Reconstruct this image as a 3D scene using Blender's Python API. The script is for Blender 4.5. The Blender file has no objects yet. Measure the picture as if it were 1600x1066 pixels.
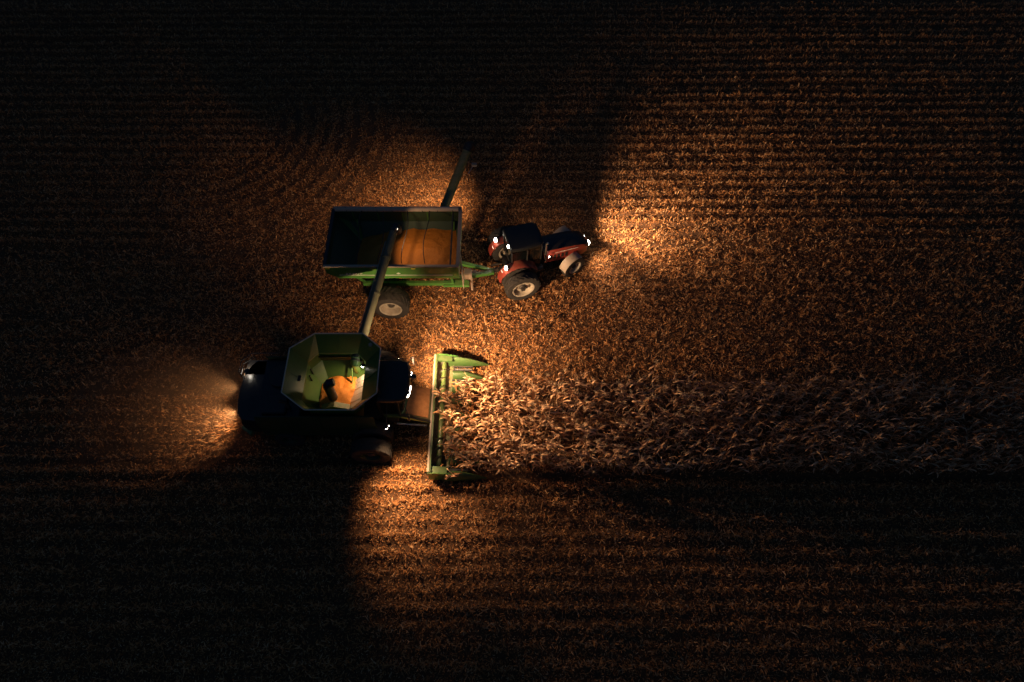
import bpy, bmesh, math, random
import numpy as np
from mathutils import Vector, Matrix, Quaternion
R = math.radians
rng = np.random.default_rng(7)
random.seed(7)
S = bpy.context.scene
COL = S.collection

# ------------------------------------------------------------------ camera, sky, exposure
cam_d = bpy.data.cameras.new('camera')
cam_d.sensor_width = 36.0
cam_d.lens = 24.0
cam_d.clip_start = 0.1
cam_d.clip_end = 2000
cam = bpy.data.objects.new('camera', cam_d)
COL.objects.link(cam)
cam.location = (0, 0, 31.3)
cam.rotation_euler = (R(30), 0, 0)
S.camera = cam

W = bpy.data.worlds.new('World'); S.world = W; W.use_nodes = True
wn = W.node_tree.nodes; wl = W.node_tree.links
bg = wn['Background']
sky = wn.new('ShaderNodeTexSky'); sky.sky_type = 'NISHITA'; sky.sun_disc = False
sky.sun_elevation = R(1); sky.sun_rotation = R(200); sky.ozone_density = 6; sky.air_density = 3; sky.dust_density = 0
wl.new(sky.outputs[0], bg.inputs[0])
bg.inputs[1].default_value = 0.27

S.view_settings.view_transform = 'Standard'
S.view_settings.look = 'None'
S.view_settings.exposure = 0.0
S.view_settings.gamma = 1.0
S.view_settings.use_curve_mapping = False
cy = S.cycles
cy.max_bounces = 5; cy.diffuse_bounces = 2; cy.glossy_bounces = 3; cy.transmission_bounces = 4
cy.volume_bounces = 0; cy.transparent_max_bounces = 6
cy.sample_clamp_indirect = 4.0
cy.caustics_reflective = False; cy.caustics_refractive = False
cy.use_denoising = True; cy.denoising_prefilter = 'ACCURATE'

WARM = (1.0, 0.63, 0.345)     # halogen work lights
COOL = (1.0, 0.68, 0.42)

# ------------------------------------------------------------------ materials
def mat(name, col, rough=0.6, metal=0.0, dust=0.0, dustcol=(.30, .19, .10), scale=3.0, var=0.12, coat=0.0, bump=0.0, attr=None):
    m = bpy.data.materials.new(name); m.use_nodes = True
    n = m.node_tree.nodes; l = m.node_tree.links
    b = n['Principled BSDF']
    b.inputs['Roughness'].default_value = rough
    b.inputs['Metallic'].default_value = metal
    if coat: b.inputs['Coat Weight'].default_value = coat
    tc = n.new('ShaderNodeTexCoord')
    nz = n.new('ShaderNodeTexNoise'); nz.inputs['Scale'].default_value = scale; nz.inputs['Detail'].default_value = 6
    l.new(tc.outputs['Object'], nz.inputs['Vector'])
    rp = n.new('ShaderNodeMix'); rp.data_type = 'RGBA'
    rp.inputs['A'].default_value = (*[c*(1-var*2) for c in col], 1)
    rp.inputs['B'].default_value = (*[min(1, c*(1+var*2)) for c in col], 1)
    l.new(nz.outputs['Fac'], rp.inputs['Factor'])
    out = rp.outputs['Result']
    if dust:
        n2 = n.new('ShaderNodeTexNoise'); n2.inputs['Scale'].default_value = scale*2.7; n2.inputs['Detail'].default_value = 8
        l.new(tc.outputs['Object'], n2.inputs['Vector'])
        geo = n.new('ShaderNodeNewGeometry')
        sx = n.new('ShaderNodeSeparateXYZ'); l.new(geo.outputs['Normal'], sx.inputs[0])
        up = n.new('ShaderNodeMapRange'); up.inputs['From Min'].default_value = -.2; up.inputs['From Max'].default_value = 1
        up.inputs['To Min'].default_value = .25; up.inputs['To Max'].default_value = 1.0
        l.new(sx.outputs['Z'], up.inputs['Value'])
        mr = n.new('ShaderNodeMapRange'); mr.inputs['From Min'].default_value = .35; mr.inputs['From Max'].default_value = .7
        mr.inputs['To Min'].default_value = dust*.35; mr.inputs['To Max'].default_value = dust
        l.new(n2.outputs['Fac'], mr.inputs['Value'])
        mu = n.new('ShaderNodeMath'); mu.operation = 'MULTIPLY'
        l.new(up.outputs[0], mu.inputs[0]); l.new(mr.outputs[0], mu.inputs[1])
        mx = n.new('ShaderNodeMix'); mx.data_type = 'RGBA'
        l.new(mu.outputs[0], mx.inputs['Factor']); l.new(out, mx.inputs['A']); mx.inputs['B'].default_value = (*dustcol, 1)
        out = mx.outputs['Result']
    if bump:
        bp = n.new('ShaderNodeBump'); bp.inputs['Strength'].default_value = bump; bp.inputs['Distance'].default_value = .02
        n3 = n.new('ShaderNodeTexNoise'); n3.inputs['Scale'].default_value = scale*12; n3.inputs['Detail'].default_value = 5
        l.new(tc.outputs['Object'], n3.inputs['Vector']); l.new(n3.outputs['Fac'], bp.inputs['Height'])
        l.new(bp.outputs[0], b.inputs['Normal'])
    l.new(out, b.inputs['Base Color'])
    return m

def tint_mat(name, cols, rough=.75, trans=0.0):
    """colour from a per-piece random attribute 'tint' (natural variation of dry plant pieces)"""
    m = bpy.data.materials.new(name); m.use_nodes = True
    n = m.node_tree.nodes; l = m.node_tree.links
    b = n['Principled BSDF']; b.inputs['Roughness'].default_value = rough
    a = n.new('ShaderNodeAttribute'); a.attribute_name = 'tint'
    r = n.new('ShaderNodeValToRGB')
    els = r.color_ramp.elements
    for i, c in enumerate(cols):
        p = i/(len(cols)-1)
        e = els[i] if i < 2 else els.new(p)
        e.position = p; e.color = (*c, 1)
    l.new(a.outputs['Fac'], r.inputs[0]); l.new(r.outputs[0], b.inputs['Base Color'])
    if trans:
        t = n.new('ShaderNodeBsdfTranslucent'); l.new(r.outputs[0], t.inputs['Color'])
        ms = n.new('ShaderNodeMixShader'); ms.inputs[0].default_value = trans
        l.new(b.outputs[0], ms.inputs[1]); l.new(t.outputs[0], ms.inputs[2])
        l.new(ms.outputs[0], n['Material Output'].inputs[0])
    return m

def objtint_mat(name, cols, rough=.7, trans=.08):
    m = bpy.data.materials.new(name); m.use_nodes = True
    n = m.node_tree.nodes; l = m.node_tree.links
    b = n['Principled BSDF']; b.inputs['Roughness'].default_value = rough
    a = n.new('ShaderNodeObjectInfo')
    r = n.new('ShaderNodeValToRGB')
    els = r.color_ramp.elements
    for i, c in enumerate(cols):
        p = i/(len(cols)-1)
        e = els[i] if i < 2 else els.new(p)
        e.position = p; e.color = (*c, 1)
    l.new(a.outputs['Random'], r.inputs[0]); l.new(r.outputs[0], b.inputs['Base Color'])
    t = n.new('ShaderNodeBsdfTranslucent'); l.new(r.outputs[0], t.inputs['Color'])
    ms = n.new('ShaderNodeMixShader'); ms.inputs[0].default_value = trans
    l.new(b.outputs[0], ms.inputs[1]); l.new(t.outputs[0], ms.inputs[2])
    l.new(ms.outputs[0], n['Material Output'].inputs[0])
    return m

def emit(name, col, s):
    m = bpy.data.materials.new(name); m.use_nodes = True
    b = m.node_tree.nodes['Principled BSDF']
    b.inputs['Base Color'].default_value = (.8, .8, .8, 1); b.inputs['Roughness'].default_value = .15
    b.inputs['Emission Color'].default_value = (*col, 1); b.inputs['Emission Strength'].default_value = s
    return m

M = {}
M['green'] = mat('green_paint', (.035, .135, .022), .38, dust=.45, coat=.3, scale=1.6)
M['dgreen'] = mat('dusty_green_paint', (.04, .10, .03), .55, dust=.75, scale=2.0)
M['blackgreen'] = mat('shaded_dusty_green_paint', (.015, .035, .012), .6, dust=.15, dustcol=(.06, .04, .025), scale=2.0)  # green darkened for the unlit side and wheels, thinly dusted
M['cartgreen'] = mat('cart_green_paint', (.045, .185, .03), .4, dust=.30, coat=.3, scale=1.2)
M['tankgreen'] = mat('tank_green_paint', (.042, .112, .022), .45, dust=.18, dustcol=(.20, .16, .07), scale=2.2)
M['headgreen'] = mat('scuffed_header_green', (.03, .10, .02), .5, dust=.32, dustcol=(.22, .15, .08), scale=3.0)
M['red'] = mat('red_paint', (.30, .017, .014), .5, dust=.45, coat=.1, scale=2.0)
M['black'] = mat('black_plastic', (.012, .012, .013), .5, dust=.06, scale=3)
M['blackpaint'] = mat('black_satin_paint', (.011, .011, .012), .4, dust=.05, scale=2)
M['roof'] = mat('dark_roof_skin', (.012, .014, .014), .55, dust=.04, scale=2)
M['hinge'] = mat('pale_green_hinge', (.22, .28, .10), .5, dust=.2, scale=5)  # paler green than the tank panels
M['rail'] = mat('lit_pale_edge', (.55, .50, .40), .5, dust=.2, scale=5)  # paleness stands for light caught along the tank rim
M['inner_shade'] = mat('hopper_inner_shade', (.036, .072, .034), .6, dust=.2, dustcol=(.12, .10, .06), scale=2.5)  # cart green darkened to stand for the dim hopper inside
M['galv'] = mat('galvanised_sheet', (.62, .58, .50), .32, metal=.6, dust=.2, scale=4)
M['rubber'] = mat('tyre_rubber', (.018, .017, .016), .85, dust=.25, dustcol=(.12, .08, .05), scale=4)
M['rim'] = mat('dusty_pale_rim', (.40, .36, .29), .55, dust=.5, dustcol=(.24, .16, .09), scale=3)
M['steel'] = mat('worn_steel', (.45, .43, .40), .35, metal=.8, dust=.35, scale=4)
M['dark_steel'] = mat('dark_steel', (.05, .05, .05), .5, metal=.4, dust=.2, scale=4)
M['pale'] = mat('dusty_pale_trim', (.36, .28, .21), .6, dust=.5, dustcol=(.34, .23, .15), scale=5)
M['tube'] = mat('auger_tube_paint', (.055, .07, .04), .5, dust=.42, dustcol=(.22, .17, .11), scale=1.5)
M['dust'] = mat('chaff_dust_coat', (.34, .145, .048), .9, scale=6, var=.25, bump=.4)
M['yellow'] = mat('yellow_marker', (.75, .62, .08), .4)
M['white'] = mat('white_lettering', (.75, .74, .66), .5)
M['tarp'] = mat('rolled_tarp_cloth', (.48, .38, .30), .8, dust=.3, scale=5)
M['chrome'] = mat('chrome_stack', (.7, .68, .65), .2, metal=.9, scale=2)
M['soil'] = mat('chaff_covered_soil', (.095, .042, .015), .95, scale=9, var=.4, bump=.8)
M['grain'] = mat('golden_corn_grain', (.62, .21, .022), .6, scale=40, var=.2, bump=.9)
M['hose'] = mat('black_hose', (.015, .015, .015), .5)
M['lens'] = emit('lit_lamp_lens', (1.0, .93, .82), 16)
M['lens_hot'] = emit('bright_lamp_lens', (1.0, .90, .74), 45)
M['lens_dim'] = emit('dim_lit_lens', (1.0, .86, .66), 3)
M['amber'] = emit('red_tail_lens', (1.0, .25, .06), .4)
g = bpy.data.materials.new('cab_glass'); g.use_nodes = True
gb = g.node_tree.nodes['Principled BSDF']
gb.inputs['Base Color'].default_value = (.012, .016, .016, 1); gb.inputs['Roughness'].default_value = .06
gb.inputs['Transmission Weight'].default_value = .55
M['glass'] = g
RES = [(.08, .025, .006), (.31, .116, .030), (.46, .186, .052), (.57, .265, .088), (.68, .39, .18)]
M['residue'] = tint_mat('dry_corn_residue', RES, .8, .15)
M['stub'] = tint_mat('cut_corn_stalk', [(.18, .09, .04), (.38, .21, .10), (.56, .36, .19)], .8)
LEAFC = [(.09, .032, .010), (.28, .12, .042), (.56, .28, .118), (.80, .48, .26), (.20, .075, .022)]
M['leaf'] = objtint_mat('dry_corn_leaf', LEAFC)
M['stalk'] = objtint_mat('dry_corn_stalk', [(.30, .17, .08), (.48, .30, .15)], .7, .05)
M['husk'] = objtint_mat('dry_corn_husk', [(.50, .33, .18), (.66, .48, .29)], .8, .1)
M['leafmass'] = tint_mat('dry_corn_leaf_mass', LEAFC, .7, .08)

# ------------------------------------------------------------------ mesh builder
class MB:
    def __init__(s): s.v = []; s.f = []
    def add(s, vs, fs):
        o = len(s.v); s.v += [tuple(p) for p in vs]; s.f += [tuple(i+o for i in f) for f in fs]; return s
    def box(s, x0, x1, y0, y1, z0, z1, mtx=None):
        vs = [Vector((x, y, z)) for z in (z0, z1) for y in (y0, y1) for x in (x0, x1)]
        if mtx is not None: vs = [mtx @ p for p in vs]
        return s.add(vs, [(0, 2, 3, 1), (4, 5, 7, 6), (0, 1, 5, 4), (2, 6, 7, 3), (0, 4, 6, 2), (1, 3, 7, 5)])
    def beam(s, p, q, w, h):
        p = Vector(p); q = Vector(q); d = q-p; L = d.length
        m = Matrix.Translation(p) @ d.to_track_quat('X', 'Z').to_matrix().to_4x4()
        return s.box(0, L, -w/2, w/2, -h/2, h/2, m)
    def tube(s, pts, r, n=10, cap=True):
        pts = [Vector(p) for p in pts]
        rs = r if isinstance(r, (list, tuple)) else [r]*len(pts)
        vs = []; prev = None
        for i, p in enumerate(pts):
            d = (pts[min(i+1, len(pts)-1)]-pts[max(i-1, 0)]).normalized()
            if prev is None:
                a = d.orthogonal().normalized()
            else:
                a = (prev-d*prev.dot(d)).normalized()
            prev = a; b = d.cross(a)
            for k in range(n):
                t = 2*math.pi*k/n
                vs.append(p+(a*math.cos(t)+b*math.sin(t))*rs[i])
        fs = []
        for i in range(len(pts)-1):
            for k in range(n):
                k2 = (k+1) % n
                fs.append((i*n+k, i*n+k2, (i+1)*n+k2, (i+1)*n+k))
        if cap:
            fs.append(tuple(range(n-1, -1, -1))); fs.append(tuple(range((len(pts)-1)*n, len(pts)*n)))
        return s.add(vs, fs)
    def lathe(s, prof, c, axis=(0, 1, 0), n=28, closed=False, caps=True):
        """prof: list of (radius, along)"""
        ax = Vector(axis).normalized(); a = ax.orthogonal().normalized(); b = ax.cross(a); c = Vector(c)
        vs = []
        for r, t in prof:
            for k in range(n):
                th = 2*math.pi*k/n
                vs.append(c+ax*t+(a*math.cos(th)+b*math.sin(th))*r)
        m = len(prof); fs = []
        for i in range(m if closed else m-1):
            j = (i+1) % m
            for k in range(n):
                k2 = (k+1) % n
                fs.append((i*n+k, i*n+k2, j*n+k2, j*n+k))
        if not closed and caps:
            if prof[0][0] > 1e-4: fs.append(tuple(range(n-1, -1, -1)))
            if prof[-1][0] > 1e-4: fs.append(tuple(range((m-1)*n, m*n)))
        return s.add(vs, fs)
    def prism(s, poly, z0, z1, ax='z', top=None):
        """extrude 2D poly along ax; top: optional other poly for the far end"""
        t = top or poly; n = len(poly)
        def P(p, w):
            return {'z': (p[0], p[1], w), 'y': (p[0], w, p[1]), 'x': (w, p[0], p[1])}[ax]
        vs = [P(p, z0) for p in poly]+[P(p, z1) for p in t]
        fs = [tuple(range(n-1, -1, -1)), tuple(range(n, 2*n))]
        fs += [(i, (i+1) % n, n+(i+1) % n, n+i) for i in range(n)]
        return s.add(vs, fs)
    def plate(s, poly, th):
        poly = [Vector(p) for p in poly]; n = len(poly)
        nr = (poly[1]-poly[0]).cross(poly[2]-poly[0]).normalized()*th/2
        vs = [p+nr for p in poly]+[p-nr for p in poly]
        fs = [tuple(range(n)), tuple(range(2*n-1, n-1, -1))]
        fs += [(i, n+i, n+(i+1) % n, (i+1) % n) for i in range(n)]
        return s.add(vs, fs)
    def loft(s, rings, caps=True):
        n = len(rings[0]); vs = [p for r in rings for p in r]; fs = []
        for i in range(len(rings)-1):
            for k in range(n):
                k2 = (k+1) % n
                fs.append((i*n+k, i*n+k2, (i+1)*n+k2, (i+1)*n+k))
        if caps:
            fs.append(tuple(range(n-1, -1, -1))); fs.append(tuple(range((len(rings)-1)*n, len(rings)*n)))
        return s.add(vs, fs)
    def build(s, name, m, parent=None, bevel=0.0, smooth=True):
        me = bpy.data.meshes.new(name)
        me.from_pydata(s.v, [], s.f)
        bm = bmesh.new(); bm.from_mesh(me)
        bmesh.ops.recalc_face_normals(bm, faces=bm.faces)
        if bevel:
            ed = [e for e in bm.edges if len(e.link_faces) == 2 and e.calc_face_angle(0) > .5]
            bmesh.ops.bevel(bm, geom=ed, offset=bevel, segments=2, affect='EDGES', clamp_overlap=True)
        bm.to_mesh(me); bm.free()
        me.materials.append(M[m] if isinstance(m, str) else m)
        if smooth:
            me.shade_smooth(); me.set_sharp_from_angle(angle=R(35))
        o = bpy.data.objects.new(name, me); COL.objects.link(o)
        if parent is not None: o.parent = parent
        return o

def thing(name, label, cat, loc, rz=0, group=None):
    o = bpy.data.objects.new(name, None); COL.objects.link(o)
    o.empty_display_size = .3
    o.location = loc; o.rotation_euler = (0, 0, rz); o['label'] = label; o['category'] = cat
    if group: o['group'] = group
    return o
def tag(o, label, cat, kind=None, group=None):
    o['label'] = label; o['category'] = cat
    if kind: o['kind'] = kind
    if group: o['group'] = group
    return o

def lamp(parent, loc, d, power, size, blend=.5, name='work_light', r=.075, col=WARM, lens='lens', housing='black', off=.14, soft=.10):
    """a work light: housing (part) > bulging lens, spot beam"""
    d = Vector(d).normalized(); loc = Vector(loc)
    h = MB().lathe([(r*.5, -r*1.1), (r*1.0, -r*.7), (r*1.12, 0), (r*1.12, r*.12), (r*.98, r*.12)], (0, 0, 0), d, 14).build(name, housing, parent)
    h.location = loc
    MB().lathe([(r*.97, r*.05), (r*.9, r*.38), (r*.66, r*.66), (r*.3, r*.82), (0.0, r*.86)], (0, 0, 0), d, 14).build('lens', lens, h)
    if power > 0:
        ld = bpy.data.lights.new('beam', 'SPOT')
        ld.energy = power; ld.spot_size = R(size); ld.spot_blend = blend; ld.color = col; ld.shadow_soft_size = soft
        lo = bpy.data.objects.new('beam', ld); COL.objects.link(lo); lo.parent = h
        lo.location = d*(r+off); lo.rotation_mode = 'QUATERNION'; lo.rotation_quaternion = d.to_track_quat('-Z', 'Y')
    return h

def wheel(parent, loc, Rr, Wd, rimR, side, lugs=22, steer=0.0, rim='rim', name='wheel', dish=.12):
    """hub (part) > rim, tyre. axis y, side = +1 left / -1 right: the outer face"""
    s = side
    hub = MB().lathe([(rimR*.34, -.10), (rimR*.34, Wd*.5-dish-.02), (rimR*.22, Wd*.5-dish+.05), (0, Wd*.5-dish+.06)], (0, 0, 0), (0, s, 0), 18)
    for k in range(8):
        a = 2*math.pi*k/8
        p = Vector((math.cos(a)*rimR*.27, s*(Wd*.5-dish-.01), math.sin(a)*rimR*.27))
        hub.tube([p, p+Vector((0, s*.035, 0))], .018, 6)
    h = hub.build(name, 'dark_steel' if rim != 'red' else 'red', parent); h.location = loc; h.rotation_euler = (0, 0, steer)
    MB().lathe([(rimR*.30, Wd*.5-dish-.06), (rimR*.55, Wd*.5-dish-.03), (rimR*.78, Wd*.5-dish-.10), (rimR*.86, Wd*.5-dish*.55),
                (rimR*.90, Wd*.5-.03), (rimR*1.02, Wd*.5-.01), (rimR*1.03, Wd*.5-.05), (rimR*.9, Wd*.5-.12), (rimR*.86, -Wd*.5+.05), (rimR*1.02, -Wd*.5+.02)],
               (0, 0, 0), (0, s, 0), 32, caps=False).build('rim', rim, h)
    t = MB(); w = Wd/2
    t.lathe([(rimR*.99, w*.86), (rimR*1.08, w*.98), (Rr*.5+rimR*.5, w*1.04), (Rr*.93, w*.97), (Rr*.965, w*.80), (Rr*.97, 0), (Rr*.965, -w*.80),
             (Rr*.93, -w*.97), (Rr*.5+rimR*.5, -w*1.04), (rimR*1.08, -w*.98), (rimR*.99, -w*.86)], (0, 0, 0), (0, s, 0), 40, caps=False)
    for k in range(lugs):
        for q in (-1, 1):
            a = 2*math.pi*(k+(.5 if q > 0 else 0))/lugs
            da = 2*math.pi/lugs*.75
            ring = []
            for (yy, aa) in ((q*.02, a+da), (q*w*.97, a-da*.4)):
                ring.append((yy, aa))
            vs = []
            for (yy, aa) in ring:
                for (dr, dw) in ((Rr*.955, -.028), (Rr*.955, .028), (Rr, .02), (Rr, -.02)):
                    an = aa+dw/Rr
                    rr = dr if abs(yy) < w*.5 else dr-.012
                    vs.append((math.cos(an)*rr, yy, math.sin(an)*rr))
            t.add(vs, [(0, 1, 2, 3), (7, 6, 5, 4), (0, 4, 5, 1), (1, 5, 6, 2), (2, 6, 7, 3), (3, 7, 4, 0)])
    t.build('tyre', 'rubber', h)
    return h

# ------------------------------------------------------------------ the field
ROW = .762
Y0 = 13.55-3.5*ROW             # a row line; rows run along x
def vnoise(x, y, seed, sc):
    r = np.random.default_rng(seed); G = r.random((64, 64))
    X = x/sc; Y = y/sc
    i = np.floor(X).astype(int); j = np.floor(Y).astype(int); fx = X-i; fy = Y-j
    fx = fx*fx*(3-2*fx); fy = fy*fy*(3-2*fy)
    g = lambda a, b: G[a % 64, b % 64]
    return (g(i, j)*(1-fx)+g(i+1, j)*fx)*(1-fy)+(g(i, j+1)*(1-fx)+g(i+1, j+1)*fx)*fy
AC = (-19.0, 33.5)             # centre of the turning tracks at upper left
def arcmask(x, y):
    r = np.hypot(x-AC[0], y-AC[1]); a = np.arctan2(y-AC[1], x-AC[0])
    m = np.clip((12.5-r)/1.5, 0, 1)*np.clip((r-3)/1.5, 0, 1)*np.clip((x+22)/4, 0, 1)*np.clip((39-y)/4, 0, 1)
    return m, r
def ridge(x, y):
    """0 in the furrow, 1 on the row line"""
    w = .5+.5*np.cos(2*np.pi*(y-Y0+.05*(vnoise(x, y, 3, 2.5)-.5))/ROW)
    m, r = arcmask(x, y)
    wa = .5+.5*np.cos(2*np.pi*r/.95)
    return w*(1-m)+wa*m
def band(y):
    # the swath driven over between the tractor and the standing corn has lost its row pattern
    return np.clip((y-15.2)/.6, 0, 1)*np.clip((25.0-y)/1.5, 0, 1)
ROWR = np.random.default_rng(51).random(400)
def rowamp(x, y):
    k = np.floor((y-Y0)/ROW+.5).astype(int)
    m, _ = arcmask(x, y)
    return (.02+.13*ROWR[k % 400])*(.45+1.1*vnoise(x, y*0+k*3.7, 52, 4.0))*(1-m)*(1-.75*band(y))*np.where(y < 10.4, .7, 1)+.11*m
TRK = [(13.85+o, .72, -6.6) for o in (-2.30, -1.45, 1.45, 2.30)]+[(21.85-2.02, .9, -6.4), (21.85+2.02, .9, -6.4)]
def tracks(x, y):
    m = np.zeros_like(x)
    for yc, w, xe in TRK:
        yy = y-yc-.10*(vnoise(x, x*0, 61, 6.0)-.5)
        m = np.maximum(m, np.clip((w/2-np.abs(yy))/.10, 0, 1)*np.clip((xe-x)/.5, 0, 1))
    return m
def gh(x, y):
    t = tracks(x, y)
    return gh0(x, y)*(1-.7*t)-.05*t
def gh0(x, y):
    return rowamp(x, y)*ridge(x, y)+.10*(vnoise(x, y, 11, .7)-.5)+.12*(vnoise(x, y, 12, 5.0)-.5)-.04

xs = np.concatenate([[-600, -250, -120, -80], np.arange(-56, 56.1, .8), [80, 120, 250, 600]])
ys = np.concatenate([[-500, -200, -80, -30], np.arange(-8, 62.05, .11), [80, 130, 260, 700]])
GX, GY = np.meshgrid(xs, ys)
GZ = gh(GX, GY)
far = (np.abs(GX) > 60) | (GY < -10) | (GY > 65); GZ[far] = -.05
nx, ny = len(xs), len(ys)
me = bpy.data.meshes.new('ground')
co = np.stack([GX.ravel(), GY.ravel(), GZ.ravel()], 1)
idx = np.arange(nx*ny).reshape(ny, nx)
qd = np.stack([idx[:-1, :-1], idx[:-1, 1:], idx[1:, 1:], idx[1:, :-1]], -1).reshape(-1, 4)
def np_mesh(me, co, quads, tint=None):
    me.vertices.add(len(co)); me.vertices.foreach_set('co', co.astype(np.float32).ravel())
    me.loops.add(quads.size); me.loops.foreach_set('vertex_index', quads.astype(np.int32).ravel())
    me.polygons.add(len(quads)); me.polygons.foreach_set('loop_start', np.arange(0, quads.size, quads.shape[1], dtype=np.int32))
    me.update(calc_edges=True)
    if tint is not None:
        a = me.attributes.new('tint', 'FLOAT', 'POINT'); a.data.foreach_set('value', tint.astype(np.float32))
np_mesh(me, co, qd)
me.materials.append(M['soil']); me.shade_smooth()
ground = bpy.data.objects.new('ground', me); COL.objects.link(ground)
ground['kind'] = 'structure'; ground['label'] = 'dark soil of the harvested field, ridged along the rows'; ground['category'] = 'ground'

def in_view(x, y, pad=2.0):
    # trapezoid of ground the photograph covers
    half = 19.5+(y-1.9)*.385+pad
    return (np.abs(x) < half) & (y > 0.2) & (y < 49)

def blades(name, n_try, label, keep, lr, wr, tilt, lift, matname, seed):
    r = np.random.default_rng(seed)
    x = r.uniform(-42, 42, n_try); y = r.uniform(0, 49, n_try)
    k = in_view(x, y) & keep(x, y, r)
    x, y = x[k], y[k]; n = len(x)
    rd = ridge(x, y)
    L = r.uniform(*lr, n)*r.uniform(.7, 1.3, n); Wd = r.uniform(*wr, n)
    az = r.uniform(0, 2*np.pi, n)
    el = np.abs(r.normal(0, tilt, n))
    bend = r.uniform(-.9, .7, n); roll = r.normal(0, .5, n)
    z = gh(x, y)+r.random(n)**2*lift*(.35+.65*rd)+.012
    d = np.stack([np.cos(az)*np.cos(el), np.sin(az)*np.cos(el), np.sin(el)], 1)
    el2 = np.clip(el+bend, -.25, 1.3)
    d2 = np.stack([np.cos(az)*np.cos(el2), np.sin(az)*np.cos(el2), np.sin(el2)], 1)
    sd = np.stack([-np.sin(az)*np.cos(roll), np.cos(az)*np.cos(roll), np.sin(roll)], 1)
    p0 = np.stack([x, y, z], 1); p1 = p0+d*(L*.5)[:, None]; p2 = p1+d2*(L*.5)[:, None]
    w = (Wd*.5)[:, None]
    V = np.stack([p0-sd*w*.5, p0+sd*w*.5, p1-sd*w, p1+sd*w, p2-sd*w*.25, p2+sd*w*.25], 1).reshape(-1, 3)
    b = (np.arange(n)*6)[:, None]
    Q = np.concatenate([b+np.array([0, 1, 3, 2]), b+np.array([2, 3, 5, 4])], 0)
    t = np.clip(r.normal(.52, .29, n)+.25*(vnoise(x, y, 21, .8)-.5), 0, 1)
    me = bpy.data.meshes.new(name); np_mesh(me, V, Q, np.repeat(t, 6)); me.materials.append(M[matname])
    o = bpy.data.objects.new(name, me); COL.objects.link(o)
    tag(o, label, 'crop residue', 'stuff')
    return n

def in_corn(x, y):
    return (x > -2.8) & (y > 10.5) & (y < 15.1)
def keep_res(x, y, r):
    k = np.floor((y-Y0)/ROW+.5).astype(int)
    rd = ridge(x, y)*(1-band(y))+.5*band(y)
    p = .62+.38*rd*(.4+1.2*ROWR[(k+57) % 400])
    p *= .55+.75*vnoise(x, y, 31, .5)*(.6+.8*vnoise(x, y, 32, 2.3))
    p *= 1-.55*tracks(x, y)
    p *= np.where(in_corn(x, y), .3, 1)
    far = np.maximum(np.clip((np.abs(x)-27)/8, 0, 1)*.55, np.clip((y-40)/8, 0, 1)*.5)
    return r.random(len(x)) < p*(1-far)
n1 = blades('crop_residue', 1060000, 'tan shredded corn leaves and husks littering the harvested field', keep_res, (.065, .165), (.022, .047), .50, .12, 'residue', 5)

def keep_big(x, y, r):
    p = np.clip(vnoise(x, y, 33, .9)*1.5-.35, 0, 1)*np.where(in_corn(x, y), .3, 1)*(1-.8*tracks(x, y))
    return r.random(len(x)) < p
blades('husk_litter', 20000, 'larger pale corn husks and leaf strips scattered over the stubble', keep_big, (.16, .34), (.03, .06), .5, .16, 'residue', 15)
# cut stalk stubs standing in the rows
r = np.random.default_rng(9)
sx, sy = [], []
for k in range(-17, 48):
    yy = Y0+k*ROW
    if yy < .3 or yy > 49: continue
    xx = np.arange(-42, 42, .19)+r.uniform(-.06, .06, len(np.arange(-42, 42, .19)))
    sx.append(xx); sy.append(np.full(len(xx), yy)+r.normal(0, 1, len(xx))*(.035+.22*float(band(yy))+(.07 if yy < 10.4 else 0)))
sx = np.concatenate(sx); sy = np.concatenate(sy)
m_, _ = arcmask(sx, sy)
k = in_view(sx, sy) & ~in_corn(sx, sy) & (r.random(len(sx)) < .72*(1-.8*m_))
sx, sy = sx[k], sy[k]; n = len(sx)
hh = r.uniform(.14, .40, n); tz = gh(sx, sy)-.02
lx = r.normal(0, .09, n); ly = r.normal(0, .09, n)
V = []
for i in range(4):
    a = i*np.pi/2+.4
    V.append(np.stack([sx+np.cos(a)*.016, sy+np.sin(a)*.016, tz], 1))
for i in range(4):
    a = i*np.pi/2+.4
    V.append(np.stack([sx+lx+np.cos(a)*.013, sy+ly+np.sin(a)*.013, tz+hh], 1))
V = np.stack(V, 1).reshape(-1, 3); b = (np.arange(n)*8)[:, None]
Q = np.concatenate([b+np.array(q) for q in ([0, 1, 5, 4], [1, 2, 6, 5], [2, 3, 7, 6], [3, 0, 4, 7], [4, 5, 6, 7])], 0)
me = bpy.data.meshes.new('corn_stubble'); np_mesh(me, V, Q, np.repeat(r.random(n), 8)); me.materials.append(M['stub'])
o = bpy.data.objects.new('corn_stubble', me); COL.objects.link(o)
tag(o, 'short cut corn stalks left standing in long rows', 'stubble', 'stuff')

# ragged leaf sheaths still hanging on the stubs: the tufts that make the rows read
nb = 5
tx = np.repeat(sx, nb); ty = np.repeat(sy, nb); tb = np.repeat(tz, nb); th = np.repeat(hh, nb); N = len(tx)
az = r.uniform(0, 2*np.pi, N); el = r.uniform(.25, 1.15, N); L = r.uniform(.10, .27, N); wd = r.uniform(.014, .030, N)[:, None]
p0 = np.stack([tx, ty, tb+.04+th*r.uniform(.1, .75, N)], 1)
d = np.stack([np.cos(az)*np.cos(el), np.sin(az)*np.cos(el), np.sin(el)], 1)
e2 = el-r.uniform(.5, 1.5, N); d2 = np.stack([np.cos(az)*np.cos(e2), np.sin(az)*np.cos(e2), np.sin(e2)], 1)
sd = np.stack([-np.sin(az), np.cos(az), r.normal(0, .4, N)], 1)
p1 = p0+d*(L*.55)[:, None]; p2 = p1+d2*(L*.45)[:, None]
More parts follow.
